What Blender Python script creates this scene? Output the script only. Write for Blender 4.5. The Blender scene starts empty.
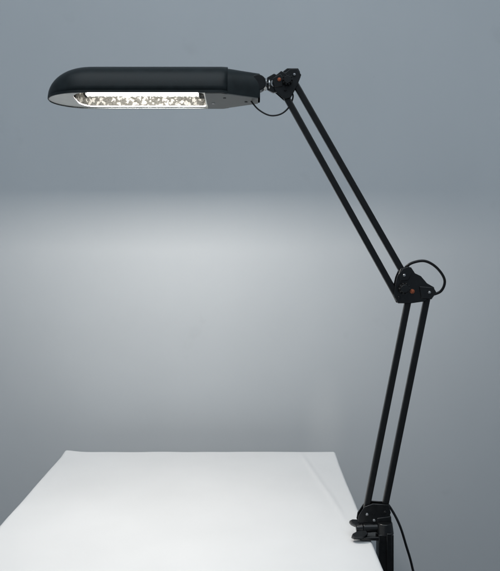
import bpy, bmesh, math, random
from mathutils import Vector, Matrix, noise
random.seed(4)
S=bpy.context.scene
S.view_settings.view_transform='Standard'; S.view_settings.look='None'; S.view_settings.exposure=0
COL=S.collection
EYE=1.246      # eye height
TOP=0.75       # table top height
YL=1.27        # plane in which the lamp arms stand
G=YL/750.0     # drawing grid unit (1.693 mm)
def B(u,v,y=YL): return Vector(((u-250)*G, y, EYE+(243.4-v)*G))

# ------------------------------------------------------------ materials
def mat(name,col,rough=0.5,metal=0.0,spec=0.5,bump=None,vary=0.0,vscale=20,coat=0):
    m=bpy.data.materials.new(name); m.use_nodes=True
    nt=m.node_tree; b=nt.nodes['Principled BSDF']
    b.inputs['Base Color'].default_value=(*col,1); b.inputs['Roughness'].default_value=rough
    b.inputs['Metallic'].default_value=metal; b.inputs['Specular IOR Level'].default_value=spec
    b.inputs['Coat Weight'].default_value=coat
    tc=nt.nodes.new('ShaderNodeTexCoord')
    if vary>0:
        n=nt.nodes.new('ShaderNodeTexNoise'); n.inputs['Scale'].default_value=vscale; n.inputs['Detail'].default_value=5
        nt.links.new(tc.outputs['Object'],n.inputs['Vector'])
        r=nt.nodes.new('ShaderNodeValToRGB')
        r.color_ramp.elements[0].position=0.3; r.color_ramp.elements[1].position=0.7
        r.color_ramp.elements[0].color=(*[c*(1-vary) for c in col],1); r.color_ramp.elements[1].color=(*[min(1,c*(1+vary)) for c in col],1)
        nt.links.new(n.outputs['Fac'],r.inputs['Fac']); nt.links.new(r.outputs['Color'],b.inputs['Base Color'])
        mr=nt.nodes.new('ShaderNodeMapRange'); mr.inputs['To Min'].default_value=rough-0.07; mr.inputs['To Max'].default_value=rough+0.1
        nt.links.new(n.outputs['Fac'],mr.inputs['Value']); nt.links.new(mr.outputs['Result'],b.inputs['Roughness'])
    if bump:
        n2=nt.nodes.new('ShaderNodeTexNoise'); n2.inputs['Scale'].default_value=bump[0]; n2.inputs['Detail'].default_value=4
        nt.links.new(tc.outputs['Object'],n2.inputs['Vector'])
        bp=nt.nodes.new('ShaderNodeBump'); bp.inputs['Strength'].default_value=bump[1]; bp.inputs['Distance'].default_value=bump[2]
        nt.links.new(n2.outputs['Fac'],bp.inputs['Height']); nt.links.new(bp.outputs['Normal'],b.inputs['Normal'])
    return m
M_shell=mat('shell_plastic',(0.009,0.0135,0.0145),0.40,bump=(900,0.25,0.0004),vary=0.25,vscale=60,spec=0.24)
M_black=mat('black_paint',(0.0040,0.0042,0.0044),0.34,vary=0.3,vscale=80,bump=(700,0.15,0.0003),spec=0.36)
M_plastic=mat('black_plastic',(0.005,0.0054,0.0058),0.28,vary=0.3,vscale=90,spec=0.40)
M_cable=mat('cable_rubber',(0.006,0.006,0.007),0.4,spec=0.35)
M_frame=mat('frame_plastic',(0.82,0.82,0.78),0.4,vary=0.05,vscale=40)
M_cover=mat('cover_grey',(0.12,0.125,0.118),0.42,vary=0.15,vscale=50)
M_steel=mat('steel',(0.42,0.42,0.42),0.3,metal=1,vary=0.2,vscale=200)
M_copper=mat('copper_bolt',(0.36,0.10,0.045),0.42,metal=0.5,vary=0.4,vscale=300)
M_white=mat('socket_white',(0.012,0.012,0.011),0.5,spec=0.05)
M_table=mat('table_white',(0.715,0.71,0.70),0.6,vary=0.03,vscale=5,bump=(260,0.12,0.0006),spec=0.25)
M_leg=mat('leg_metal',(0.3,0.3,0.3),0.4,metal=0.6)
M_floor=mat('floor',(0.09,0.085,0.08),0.6,vary=0.2,vscale=3)

# reflector: crumpled sheet, silvery glints and dark cells painted into its base colour
M_refl=bpy.data.materials.new('crinkled_reflector_painted_glints'); M_refl.use_nodes=True
nt=M_refl.node_tree; b=nt.nodes['Principled BSDF']
tc=nt.nodes.new('ShaderNodeTexCoord')
na=nt.nodes.new('ShaderNodeTexNoise'); na.inputs['Scale'].default_value=170; na.inputs['Detail'].default_value=2; na.inputs['Distortion'].default_value=1.0; na.inputs['Roughness'].default_value=0.5
nt.links.new(tc.outputs['Object'],na.inputs['Vector'])
wob=nt.nodes.new('ShaderNodeTexNoise'); wob.inputs['Scale'].default_value=110; wob.inputs['Detail'].default_value=1; nt.links.new(tc.outputs['Object'],wob.inputs['Vector'])
mx=nt.nodes.new('ShaderNodeMixRGB'); mx.blend_type='ADD'; mx.inputs['Fac'].default_value=0.012
nt.links.new(tc.outputs['Object'],mx.inputs[1]); nt.links.new(wob.outputs['Color'],mx.inputs[2])
vo=nt.nodes.new('ShaderNodeTexVoronoi'); vo.inputs['Scale'].default_value=135; vo.feature='F1'
nt.links.new(mx.outputs[0],vo.inputs['Vector'])
ad=nt.nodes.new('ShaderNodeMath'); ad.operation='MULTIPLY_ADD'; ad.inputs[1].default_value=0.9
nt.links.new(na.outputs['Fac'],ad.inputs[0]); nt.links.new(vo.outputs['Distance'],ad.inputs[2])
rp=nt.nodes.new('ShaderNodeValToRGB'); e=rp.color_ramp.elements
e[0].position=0.50; e[0].color=(0.040,0.0395,0.037,1); e[1].position=1.0; e[1].color=(0.0055,0.0056,0.0050,1)
for p,c in((0.64,(0.017,0.017,0.0157,1)),(0.72,(0.034,0.034,0.0318,1)),(0.80,(0.014,0.014,0.0130,1)),(0.87,(0.030,0.030,0.028,1)),(0.93,(0.009,0.009,0.0084,1))):
    x=e.new(p); x.color=c
nt.links.new(ad.outputs[0],rp.inputs['Fac']); nt.links.new(rp.outputs['Color'],b.inputs['Base Color'])
bp=nt.nodes.new('ShaderNodeBump'); bp.inputs['Strength'].default_value=0.6; bp.inputs['Distance'].default_value=0.002
nt.links.new(ad.outputs[0],bp.inputs['Height']); nt.links.new(bp.outputs['Normal'],b.inputs['Normal'])
b.inputs['Roughness'].default_value=0.45; b.inputs['Specular IOR Level'].default_value=0.02

M_tube=bpy.data.materials.new('lit_tube'); M_tube.use_nodes=True
nt=M_tube.node_tree; b=nt.nodes['Principled BSDF']; b.inputs['Base Color'].default_value=(0.8,0.8,0.8,1)
b.inputs['Emission Color'].default_value=(1.0,0.94,0.875,1); b.inputs['Emission Strength'].default_value=450

# wall
M_wall=bpy.data.materials.new('painted_wall'); M_wall.use_nodes=True
nt=M_wall.node_tree; b=nt.nodes['Principled BSDF']; b.inputs['Roughness'].default_value=0.75; b.inputs['Specular IOR Level'].default_value=0.25
tc=nt.nodes.new('ShaderNodeTexCoord')
def wn(scale,stretch,detail):
    mp=nt.nodes.new('ShaderNodeMapping'); mp.inputs['Scale'].default_value=stretch
    n=nt.nodes.new('ShaderNodeTexNoise'); n.inputs['Scale'].default_value=scale; n.inputs['Detail'].default_value=detail
    nt.links.new(tc.outputs['Object'],mp.inputs['Vector']); nt.links.new(mp.outputs['Vector'],n.inputs['Vector']); return n
n1=wn(2.2,(1,1,0.6),4)
r1=nt.nodes.new('ShaderNodeValToRGB'); r1.color_ramp.elements[0].position=0.3; r1.color_ramp.elements[1].position=0.7
r1.color_ramp.elements[0].color=(0.500,0.522,0.535,1); r1.color_ramp.elements[1].color=(0.536,0.558,0.571,1)
nt.links.new(n1.outputs['Fac'],r1.inputs['Fac'])
def mul(a,ramp_out,fac=1.0):
    ml=nt.nodes.new('ShaderNodeMixRGB'); ml.blend_type='MULTIPLY'; ml.inputs['Fac'].default_value=fac
    nt.links.new(a,ml.inputs[1]); nt.links.new(ramp_out,ml.inputs[2]); return ml.outputs[0]
def ramp(n,p0,p1,c1):
    r=nt.nodes.new('ShaderNodeValToRGB'); r.color_ramp.elements[0].position=p0; r.color_ramp.elements[1].position=p1
    r.color_ramp.elements[0].color=(1,1,1,1); r.color_ramp.elements[1].color=(c1,c1,c1,1)
    nt.links.new(n.outputs['Fac'],r.inputs['Fac']); return r.outputs['Color']
col=r1.outputs['Color']
col=mul(col,ramp(wn(9,(1,1,1),3),0.68,0.80,0.93))      # soft scuffs
col=mul(col,ramp(wn(60,(1,1,0.8),2),0.79,0.84,0.88))   # tiny marks
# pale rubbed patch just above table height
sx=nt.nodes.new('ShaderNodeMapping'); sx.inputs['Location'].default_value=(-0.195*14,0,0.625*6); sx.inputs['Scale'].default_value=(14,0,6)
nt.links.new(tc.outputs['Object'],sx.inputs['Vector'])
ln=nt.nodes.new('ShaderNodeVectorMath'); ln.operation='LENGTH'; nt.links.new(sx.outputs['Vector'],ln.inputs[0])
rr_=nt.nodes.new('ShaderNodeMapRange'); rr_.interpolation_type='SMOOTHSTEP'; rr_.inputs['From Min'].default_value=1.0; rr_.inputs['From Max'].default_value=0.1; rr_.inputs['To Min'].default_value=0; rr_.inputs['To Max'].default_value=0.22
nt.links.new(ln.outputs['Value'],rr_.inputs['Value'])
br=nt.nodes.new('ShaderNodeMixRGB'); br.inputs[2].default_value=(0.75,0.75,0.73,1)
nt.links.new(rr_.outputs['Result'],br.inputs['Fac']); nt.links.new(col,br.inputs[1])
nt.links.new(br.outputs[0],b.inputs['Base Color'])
n3=wn(14,(1,1,1),6)
bp=nt.nodes.new('ShaderNodeBump'); bp.inputs['Strength'].default_value=0.16; bp.inputs['Distance'].default_value=0.004
nt.links.new(n3.outputs['Fac'],bp.inputs['Height']); nt.links.new(bp.outputs['Normal'],b.inputs['Normal'])

# ------------------------------------------------------------ helpers
WL={}
def finish(bm,name,material,parent=None,bevel=0.0,seg=2,smooth=True,solid=0):
    bmesh.ops.recalc_face_normals(bm,faces=bm.faces)
    cs=[v.co for v in bm.verts]
    c=Vector([(min(p[i] for p in cs)+max(p[i] for p in cs))/2 for i in range(3)])
    for v in bm.verts: v.co-=c
    me=bpy.data.meshes.new(name); bm.to_mesh(me); bm.free()
    me.materials.append(material)
    o=bpy.data.objects.new(name,me); COL.objects.link(o)
    WL[o]=c
    if parent: o.parent=parent; o.location=c-WL[parent]
    else: o.location=c
    if solid:
        s=o.modifiers.new('s','SOLIDIFY'); s.thickness=solid; s.offset=0
    if bevel:
        m=o.modifiers.new('b','BEVEL'); m.width=bevel; m.segments=seg; m.limit_method='ANGLE'; m.angle_limit=math.radians(35)
    if smooth:
        me.shade_smooth()
        bm2=bmesh.new(); bm2.from_mesh(me)
        for e in bm2.edges:
            if len(e.link_faces)==2 and e.calc_face_angle(0)>math.radians(38): e.smooth=False
        bm2.to_mesh(me); bm2.free()
    return o
def add_box_frame(bm,c,ax,ay,az,hx,hy,hz):
    vs=[bm.verts.new(c+ax*hx*i+ay*hy*j+az*hz*k) for i in(-1,1) for j in(-1,1) for k in(-1,1)]
    for f in((0,1,3,2),(4,6,7,5),(0,4,5,1),(2,3,7,6),(0,2,6,4),(1,5,7,3)): bm.faces.new([vs[i] for i in f])
def add_bar(bm,a,b_,w,d):
    t=(b_-a); L=t.length; t.normalize(); y=Vector((0,1,0)); s=t.cross(y).normalized(); y=s.cross(t)
    add_box_frame(bm,(a+b_)/2,t,s,y,L/2,w/2,d/2)
def add_cyl(bm,a,b_,r,r2=None,n=28):
    r2=r if r2 is None else r2
    t=(b_-a).normalized(); q=t.to_track_quat('Z','Y'); r1_=[];r2_=[]
    for i in range(n):
        an=2*math.pi*i/n; d=q@Vector((math.cos(an),math.sin(an),0))
        r1_.append(bm.verts.new(a+d*r)); r2_.append(bm.verts.new(b_+d*r2))
    for i in range(n): bm.faces.new((r1_[i],r1_[(i+1)%n],r2_[(i+1)%n],r2_[i]))
    bm.faces.new(r1_[::-1]); bm.faces.new(r2_)
def add_plate(bm,pts,y0,y1):
    a=[bm.verts.new(B(u,v,YL)+Vector((0,y0,0))) for u,v in pts]; c=[bm.verts.new(B(u,v,YL)+Vector((0,y1,0))) for u,v in pts]
    n=len(pts)
    bm.faces.new(a); bm.faces.new(c[::-1])
    for i in range(n): bm.faces.new((a[i],c[i],c[(i+1)%n],a[(i+1)%n]))
def add_sweep(bm,pts,r,n=12,sub=10):
    P=[pts[0]*2-pts[1]]+pts+[pts[-1]*2-pts[-2]]; path=[]
    for i in range(1,len(P)-2):
        for k in range(sub):
            t=k/sub; p0,p1,p2,p3=P[i-1:i+3]
            path.append(0.5*((2*p1)+(p2-p0)*t+(2*p0-5*p1+4*p2-p3)*t*t+(3*p1-p0-3*p2+p3)*t**3))
    path.append(pts[-1]); prev=None; up=Vector((0,1,0.01)).normalized()
    for i,p in enumerate(path):
        t=(path[min(i+1,len(path)-1)]-path[max(i-1,0)]).normalized()
        s=t.cross(up).normalized(); u_=s.cross(t).normalized(); up=u_
        ring=[bm.verts.new(p+(s*math.cos(2*math.pi*k/n)+u_*math.sin(2*math.pi*k/n))*r) for k in range(n)]
        if prev:
            for k in range(n): bm.faces.new((prev[k],prev[(k+1)%n],ring[(k+1)%n],ring[k]))
        else: bm.faces.new(ring)
        prev=ring
    bm.faces.new(prev)
Y=Vector((0,1,0)); Z=Vector((0,0,1)); X=Vector((1,0,0))
def empty(name,loc):
    o=bpy.data.objects.new(name,None); COL.objects.link(o); o.location=loc; o.empty_display_size=0.05; WL[o]=Vector(loc); return o

# ------------------------------------------------------------ setting
WY=1.95
bm=bmesh.new(); add_box_frame(bm,Vector((0,WY+0.05,1.4)),X,Y,Z,3,0.05,1.4)
o=finish(bm,'wall',M_wall,smooth=False); o['kind']='structure'
bm=bmesh.new(); add_box_frame(bm,Vector((0,0,-0.025)),X,Y,Z,3,1.945,0.025)
o=finish(bm,'floor',M_floor,smooth=False); o['kind']='structure'

# ------------------------------------------------------------ table
table=empty('table',(-0.119,1.27,0)); table['label']='plain white rectangular table standing close to the wall'; table['category']='table'
x0,x1,y0,y1=-0.4415,0.2038,0.74,1.79; T=0.026; R=0.006
def axis(a,b_,n):
    out=[(a,T),(a,T*0.6)]
    for k in range(5):
        an=math.pi/2*k/4; out.append((a+R*(1-math.cos(an)),R*(1-math.sin(an))))
    for k in range(1,n): out.append((a+R+(b_-a-2*R)*k/n,0))
    for k in range(5):
        an=math.pi/2*(1-k/4); out.append((b_-R*(1-math.cos(an)),R*(1-math.sin(an))))
    out+=[(b_,T*0.6),(b_,T)]
    return out
ax=axis(x0,x1,150); ay=axis(y0,y1,170)
bm=bmesh.new(); grid=[]
ca=Vector((0.118,1.79)); cb=Vector((0.176,1.30)); cd=(cb-ca).normalized()
for (yy,dy) in ay:
    row=[]
    for (xx,dx) in ax:
        h=0.0009*noise.noise(Vector((xx*5,yy*5,0)))+0.0005*noise.noise(Vector((xx*17,yy*17,3)))
        p=Vector((xx,yy))-ca; dist=cd.x*p.y-cd.y*p.x+0.003*noise.noise(Vector((yy*9,0,2)))
        fade=max(0,min(1,(yy-1.28)/0.15))*max(0,min(1,(1.785-yy)/0.08))
        h+=0.0020*math.exp(-(dist/0.006)**2)*fade
        h-=0.0035*max(0,min(1,(dist)/0.05))*fade
        cc=math.hypot(xx-x0,yy-y1); h+=0.004*math.exp(-(cc/0.03)**2)
        wx=0.0014*noise.noise(Vector((yy*7,1.3,0))); wy=0.0018*noise.noise(Vector((xx*8,5.3,0)))
        row.append(bm.verts.new((xx+wx,yy+wy,TOP+h-min(T,dx+dy))))
    grid.append(row)
for j in range(len(grid)-1):
    for i in range(len(grid[0])-1):
        bm.faces.new((grid[j][i],grid[j][i+1],grid[j+1][i+1],grid[j+1][i]))
add_box_frame(bm,Vector(((x0+x1)/2,(y0+y1)/2,TOP-0.017)),X,Y,Z,(x1-x0)/2-0.006,(y1-y0)/2-0.006,0.008)
finish(bm,'tabletop',M_table,table)
for lx in(x0+0.04,x1-0.04):
    for ly in(y0+0.04,y1-0.04):
        bm=bmesh.new(); add_cyl(bm,Vector((lx,ly,0.012)),Vector((lx,ly,TOP-0.0255)),0.016)
        add_cyl(bm,Vector((lx,ly,0)),Vector((lx,ly,0.012)),0.02)
        finish(bm,'leg',M_leg,table,bevel=0.002)

# ------------------------------------------------------------ lamp
lamp=empty('desk_lamp',(B(384,0).x,YL,TOP)); lamp['label']='black swing-arm desk lamp, switched on, clamped to white table edge'; lamp['category']='desk lamp'
# head --------------------------------
ZC=EYE+0.2423; TILT=math.radians(4.6)
ct,st=math.cos(TILT),math.sin(TILT)
def Hd(u,y,z):  # head drawing coordinates -> world
    return Vector(((u-250)*G, YL+y*ct+z*st, ZC-y*st+z*ct))
def hw(u):
    if u<88: return 0.050*math.sqrt(max(0,1-((88-u)/39.0)**2))
    if u>222: return 0.050-(u-222)/38.0*0.034
    return 0.050
def hh(u):
    if u<97: return 0.0525*max(0,1-((97-u)/48.0)**2.3)**0.5
    if u>228: return 0.0525-(u-228)/32*0.006
    return 0.0525
def loft(bm,us,fw,fh,zb=0,n=28,closeends=False,pw=0.8,ph=0.72):
    prev=None; first=None
    for u in us:
        w,h=fw(u),fh(u); ring=[]
        for k in range(n+1):
            th=math.pi*k/n; c=math.cos(th); s=math.sin(th)
            ring.append(bm.verts.new(Hd(u,-w*math.copysign(abs(c)**pw,c),zb+h*s**ph)))
        if prev:
            for k in range(n): bm.faces.new((prev[k],prev[k+1],ring[k+1],ring[k]))
        else: first=ring
        prev=ring
    if closeends:
        bm.faces.new(first); bm.faces.new(prev[::-1])
us=[49+0.15]+[49+39*(1-math.cos(math.pi/2*k/14)) for k in range(1,15)]+[92,97,110,130,160,190,210,222,225,228]
bm=bmesh.new(); loft(bm,us,hw,hh)
head=finish(bm,'lamp_head',M_shell,lamp,solid=0.002)
def rimpts(off,u1=228):
    l=[u for u in us if u<=u1]
    near=[(u,-(hw(u)+off)) for u in l]; far=[(u,(hw(u)+off)) for u in l]
    return near,far
bm=bmesh.new()
near,far=rimpts(0.0006,228)
path=near[::-1]+far
prev=None
for (u,y) in path:
    s=1 if y>0 else -1
    q=[bm.verts.new(Hd(u,y+s*0.0012,-0.0012)),bm.verts.new(Hd(u,y+s*0.0012,0.003)),bm.verts.new(Hd(u,y-s*0.0015,0.003)),bm.verts.new(Hd(u,y-s*0.0015,-0.0012))]
    if prev:
        for k in range(4): bm.faces.new((prev[k],prev[(k+1)%4],q[(k+1)%4],q[k]))
    prev=q
finish(bm,'rim',M_shell,head,bevel=0.0005)
def hw2(u): return hw(u)-0.0012
def hh2(u): return hh(u)-0.0012
bm=bmesh.new(); loft(bm,[221,226,232,240,250,256,260],hw2,hh2,zb=0.0,closeends=True)
finish(bm,'neck_housing',M_shell,head,bevel=0.0012)
# underside frame with opening
def flat_ring(outer,inner,z,name,material,thick):
    bm=bmesh.new(); ed=[]
    for loop in (outer,inner):
        if not loop: continue
        vs=[bm.verts.new(Hd(u,y,z)) for u,y in loop]
        for i in range(len(vs)): ed.append(bm.edges.new((vs[i],vs[(i+1)%len(vs)])))
    bmesh.ops.triangle_fill(bm,edges=ed,use_beauty=True)
    return finish(bm,name,material,head,solid=thick,smooth=False)
def rrect(ua,ub,hy,ru,n=8):
    pts=[]
    ry=hy*0.7
    for (cu,cy,a0) in((ub-ru*0.4,hy-ry*0.3,0),(ua+ru,hy-ry,90),(ua+ru,-(hy-ry),180),(ub-ru*0.4,-(hy-ry*0.3),270)):
        big=(a0 in(90,180)); rr=ru if big else ru*0.4; r_y=ry if big else ry*0.3
        for k in range(n+1):
            a=math.radians(a0+90*k/n); pts.append((cu+rr*math.cos(a),cy+r_y*math.sin(a)))
    return pts
l=[u for u in us if u<=210]
outer=[(u,-(hw(u)-0.0016)) for u in l]+[(u,hw(u)-0.0016) for u in l[::-1]]
inner=rrect(76,205,0.0435,14)
flat_ring(outer,inner,0.0012,'underside_frame',M_frame,0.0016)
l2=[206.5,210,216,222,228,235,242,250,258]
outer=[(u,-(hw(u)-0.002)) for u in l2]+[(u,hw(u)-0.002) for u in l2[::-1]]
flat_ring(outer,[], -0.0008,'underside_cover',M_cover,0.002)
for (u,y) in((213,0.012),(225,-0.020),(246,0.004)):
    bm=bmesh.new(); add_cyl(bm,Hd(u,y,-0.0018),Hd(u,y,-0.0028),0.0028,0.0022); finish(bm,'screw',M_steel if u<220 else M_black,head)
# reflector
bm=bmesh.new()
def rw(u):
    if u<94: return 0.0445*math.sqrt(max(0.02,1-((94-u)/20.0)**2))
    return 0.0445
def rh(u):
    if u<94: return 0.036*math.sqrt(max(0.02,1-((94-u)/20.0)**2))
    return 0.036
loft(bm,[74.5,76,78,81,85,89,94,120,150,180,200,206],rw,rh,zb=0.0022,pw=1,ph=0.9)
rr=[bm.verts.new(Hd(206,-0.0445*math.cos(math.pi*k/20),0.0022+0.036*math.sin(math.pi*k/20)**0.9)) for k in range(21)]
bm.faces.new(rr)
finish(bm,'reflector',M_refl,head)
bm=bmesh.new(); add_cyl(bm,Hd(89,-0.014,0.0108),Hd(199,-0.014,0.0108),0.0073,n=36)
finish(bm,'fluorescent_tube',M_tube,head)
bm=bmesh.new(); add_box_frame(bm,Hd(202.2,-0.012,0.0113),X,Y*ct-Z*st,Y*st+Z*ct,0.0052,0.014,0.0085)
finish(bm,'tube_socket',M_white,head,bevel=0.001)
bm=bmesh.new(); add_box_frame(bm,Hd(87.2,-0.013,0.0108),X,Y*ct-Z*st,Y*st+Z*ct,0.0025,0.011,0.0075)
finish(bm,'tube_socket',M_white,head,bevel=0.001)
# swivel between head and arm
bm=bmesh.new()
add_cyl(bm,B(256,84),B(264,84.5),0.0125,0.0115)
add_cyl(bm,B(258,84)-Y*0.013,B(258,84)+Y*0.013,0.0135)
add_cyl(bm,B(262,84.5),B(277,84),0.0055)
add_plate(bm,[(267,78),(274,74),(282,78),(282,92),(273,93),(267,90)],-0.004,0.004)
sw=finish(bm,'swivel_joint',M_plastic,lamp,bevel=0.001)
bm=bmesh.new(); add_cyl(bm,B(263.6,84.5),B(266.4,84.5),0.0105); add_cyl(bm,B(268.5,84.5),B(270,84.5),0.0088)
finish(bm,'washer',M_steel,sw,bevel=0.0005)
bm=bmesh.new(); add_cyl(bm,B(274,84)-Y*0.006,B(274,84)-Y*0.004,0.006); finish(bm,'bolt',M_steel,sw,bevel=0.0004)

# arms ---------------------------------
def arm(a,b_,name='arm_bar',w=0.0105):
    bm=bmesh.new()
    add_bar(bm,a,b_,w,0.0100)
    return finish(bm,name,M_black,lamp,bevel=0.0018,seg=3)
arm(B(280,86),B(399,300)); arm(B(293,80),B(405,276))
arm(B(409,296),B(366,510)); arm(B(428,293),B(384,510))
# joints
def joint(name,plates,bolts,knobs,extra=None):
    bm=bmesh.new()
    for p in plates:
        add_plate(bm,p,-0.0085,-0.0058); add_plate(bm,p,0.0058,0.0085)
    if extra: extra(bm)
    j=finish(bm,name,M_plastic,lamp,bevel=0.0009)
    for (u,v,r,m_) in bolts:
        bm=bmesh.new(); add_cyl(bm,B(u,v)-Y*0.0118,B(u,v)+Y*0.0105,r,n=6 if m_ is M_steel else 24)
        add_cyl(bm,B(u,v)-Y*0.0128,B(u,v)-Y*0.0116,r*0.55)
        finish(bm,'bolt',m_,j,bevel=0.0004)
    for (u,v,r) in knobs:
        bm=bmesh.new(); add_cyl(bm,B(u,v)-Y*0.022,B(u,v)-Y*0.0087,r*0.85,r)
        n=10
        for k in range(n):
            a=2*math.pi*k/n; c=B(u,v)+Vector((math.cos(a)*r,0,math.sin(a)*r))
            add_cyl(bm,c-Y*0.021,c-Y*0.010,r*0.2,n=8)
        finish(bm,'tightening_knob',M_plastic,j,bevel=0.0006)
    return j
def ex_top(bm):
    add_plate(bm,[(283,72),(287,69),(298,69),(300,73),(298,80),(285,80)],-0.0055,0.0055)
    add_plate(bm,[(272,80),(280,75),(284,80),(282,88),(274,88)],-0.0105,-0.0088)
joint('head_joint',[[(272,84),(276,76),(281,72),(285,74),(290,70),(297,70),(301,76),(297,86),(290,99),(284,100),(275,92)]],
      [(279,81,0.0032,M_copper),(294,76,0.0024,M_steel),(285,91,0.0022,M_black)],[(287,82,0.0075)],ex_top)
def ex_el(bm):
    add_plate(bm,[(397,274),(402,268),(408,266),(411,272),(407,280),(399,281)],-0.011,-0.0088)
    add_plate(bm,[(418,286),(432,287),(435,292),(430,299),(420,298)],-0.011,-0.0088)
    add_plate(bm,[(404,283),(420,281),(424,290),(416,300),(404,300)],-0.0055,0.0055)
joint('elbow_joint',[[(396,277),(400,268),(410,267),(414,273),(420,276),(426,283),(433,287),(434,294),(424,301),(410,303),(397,303),(393,295),(394,286)]],
      [(403,275,0.0026,M_steel),(411,291,0.0038,M_copper),(428,292,0.0026,M_steel),(398,297,0.0024,M_black)],[(402.5,288,0.0082)],ex_el)
def ex_b(bm):
    add_cyl(bm,B(384,540),B(384,514),0.0068)
    add_plate(bm,[(376,516),(390,514),(391,526),(378,528)],-0.0105,0.0105)
    add_cyl(bm,B(384,532),B(384,526),0.0125,0.0095)
joint('base_joint',[[(358,514),(364,505),(372,502),(388,503),(390,511),(387,520),(378,524),(362,524),(357,520)]],
      [(366,512,0.0026,M_steel),(384,510,0.0026,M_black),(373,518,0.0026,M_steel)],[],ex_b)
# clamp ---------------------------------
cx=B(384,0).x
bm=bmesh.new()
yc=YL-0.01
C=lambda x,z,y=0: Vector((x,yc+y,z))
add_box_frame(bm,C(0.205,TOP+0.0045),X,Y,Z,0.022,0.013,0.003)       # upper jaw
add_box_frame(bm,C(0.2265,TOP-0.029),X,Y,Z,0.0125,0.014,0.0405)        # spine
add_box_frame(bm,C(0.231,TOP-0.029),X,Y,Z,0.0045,0.0175,0.044)
add_box_frame(bm,C(0.198,TOP-0.072),X,Y,Z,0.041,0.015,0.004)        # lower jaw
add_cyl(bm,C(0.226,TOP+0.009),C(0.226,TOP+0.028),0.0155,0.013)
add_cyl(bm,C(0.185,TOP-0.115),C(0.185,TOP-0.040),0.004)
add_cyl(bm,C(0.185,TOP-0.0385),C(0.185,TOP-0.0285),0.013)
clamp=finish(bm,'clamp',M_plastic,lamp,bevel=0.0012)
bm=bmesh.new()   # wing knob
add_cyl(bm,C(0.215,TOP+0.019),C(0.190,TOP+0.018),0.0068,0.0080)
add_cyl(bm,C(0.190,TOP+0.018),C(0.178,TOP+0.017),0.0080,0.0062)
for s in(-1,1):
    pts=[(0.194,0.003),(0.182,0.003),(0.171,0.009),(0.168,0.014),(0.174,0.017),(0.187,0.0165),(0.197,0.009)]
    k=0.55
    f=[bm.verts.new(C(px,TOP+0.0185+s*pz*k+0.0005,s*pz-0.004)) for px,pz in pts]; g=[bm.verts.new(C(px,TOP+0.0185+s*pz*k-0.006,s*pz+0.004)) for px,pz in pts]
    bm.faces.new(f); bm.faces.new(g[::-1])
    for i in range(len(pts)): bm.faces.new((f[i],g[i],g[(i+1)%len(pts)],f[(i+1)%len(pts)]))
finish(bm,'wing_knob',M_plastic,clamp,bevel=0.0014,seg=3)
bm=bmesh.new(); add_cyl(bm,C(0.185,TOP-0.125),C(0.185,TOP-0.113),0.014,0.012); finish(bm,'screw_handle',M_plastic,clamp,bevel=0.002)
# cables
def cable(pts,r=0.0021):
    bm=bmesh.new(); add_sweep(bm,pts,r); return finish(bm,'power_cable',M_cable,lamp)
cable([B(246,92),B(251,101),B(259,110),B(270,115.5),B(281,114),B(289,107),B(293,97),B(291,90)],0.0014)
cable([B(404,276,YL+.004),B(405,268,YL-.002),B(412,262.5,YL-.008),B(424,261,YL-.01),B(436,268,YL-.008),B(444,280,YL-.004),B(441,291,YL),B(430,296,YL+.004)],0.0023)
cable([B(380,507,YL+.006),B(387,505,YL+.009),B(393,512,YL+.006),B(400,526,YL),B(406,545,YL),B(412,566,YL),B(418,600,YL),B(426,700,YL+.03),B(430,850,YL+.06),B(432,975,YL+.08)],0.0021)

# ------------------------------------------------------------ light
w=bpy.data.worlds.new('World'); S.world=w; w.use_nodes=True
bg=w.node_tree.nodes['Background']; bg.inputs['Color'].default_value=(0.67,0.81,0.96,1); bg.inputs['Strength'].default_value=0.34
la=bpy.data.lights.new('room_fill','AREA'); la.shape='RECTANGLE'; la.size=2.4; la.size_y=1.6; la.energy=26; la.color=(0.86,0.94,1.0)  # added overhead area fill, out of view, standing in for ambient room light
lo=bpy.data.objects.new('room_fill',la); COL.objects.link(lo); lo.location=(0,0.2,2.9)
lo.rotation_euler=(math.radians(18),0,0)

cam=bpy.data.cameras.new('camera'); co=bpy.data.objects.new('camera',cam); COL.objects.link(co); S.camera=co
co.location=(0,0,EYE); co.rotation_euler=(math.radians(90),0,0)
cam.sensor_fit='HORIZONTAL'; cam.sensor_width=36; cam.lens=54; cam.shift_y=-0.0842; cam.clip_start=0.02; cam.clip_end=100
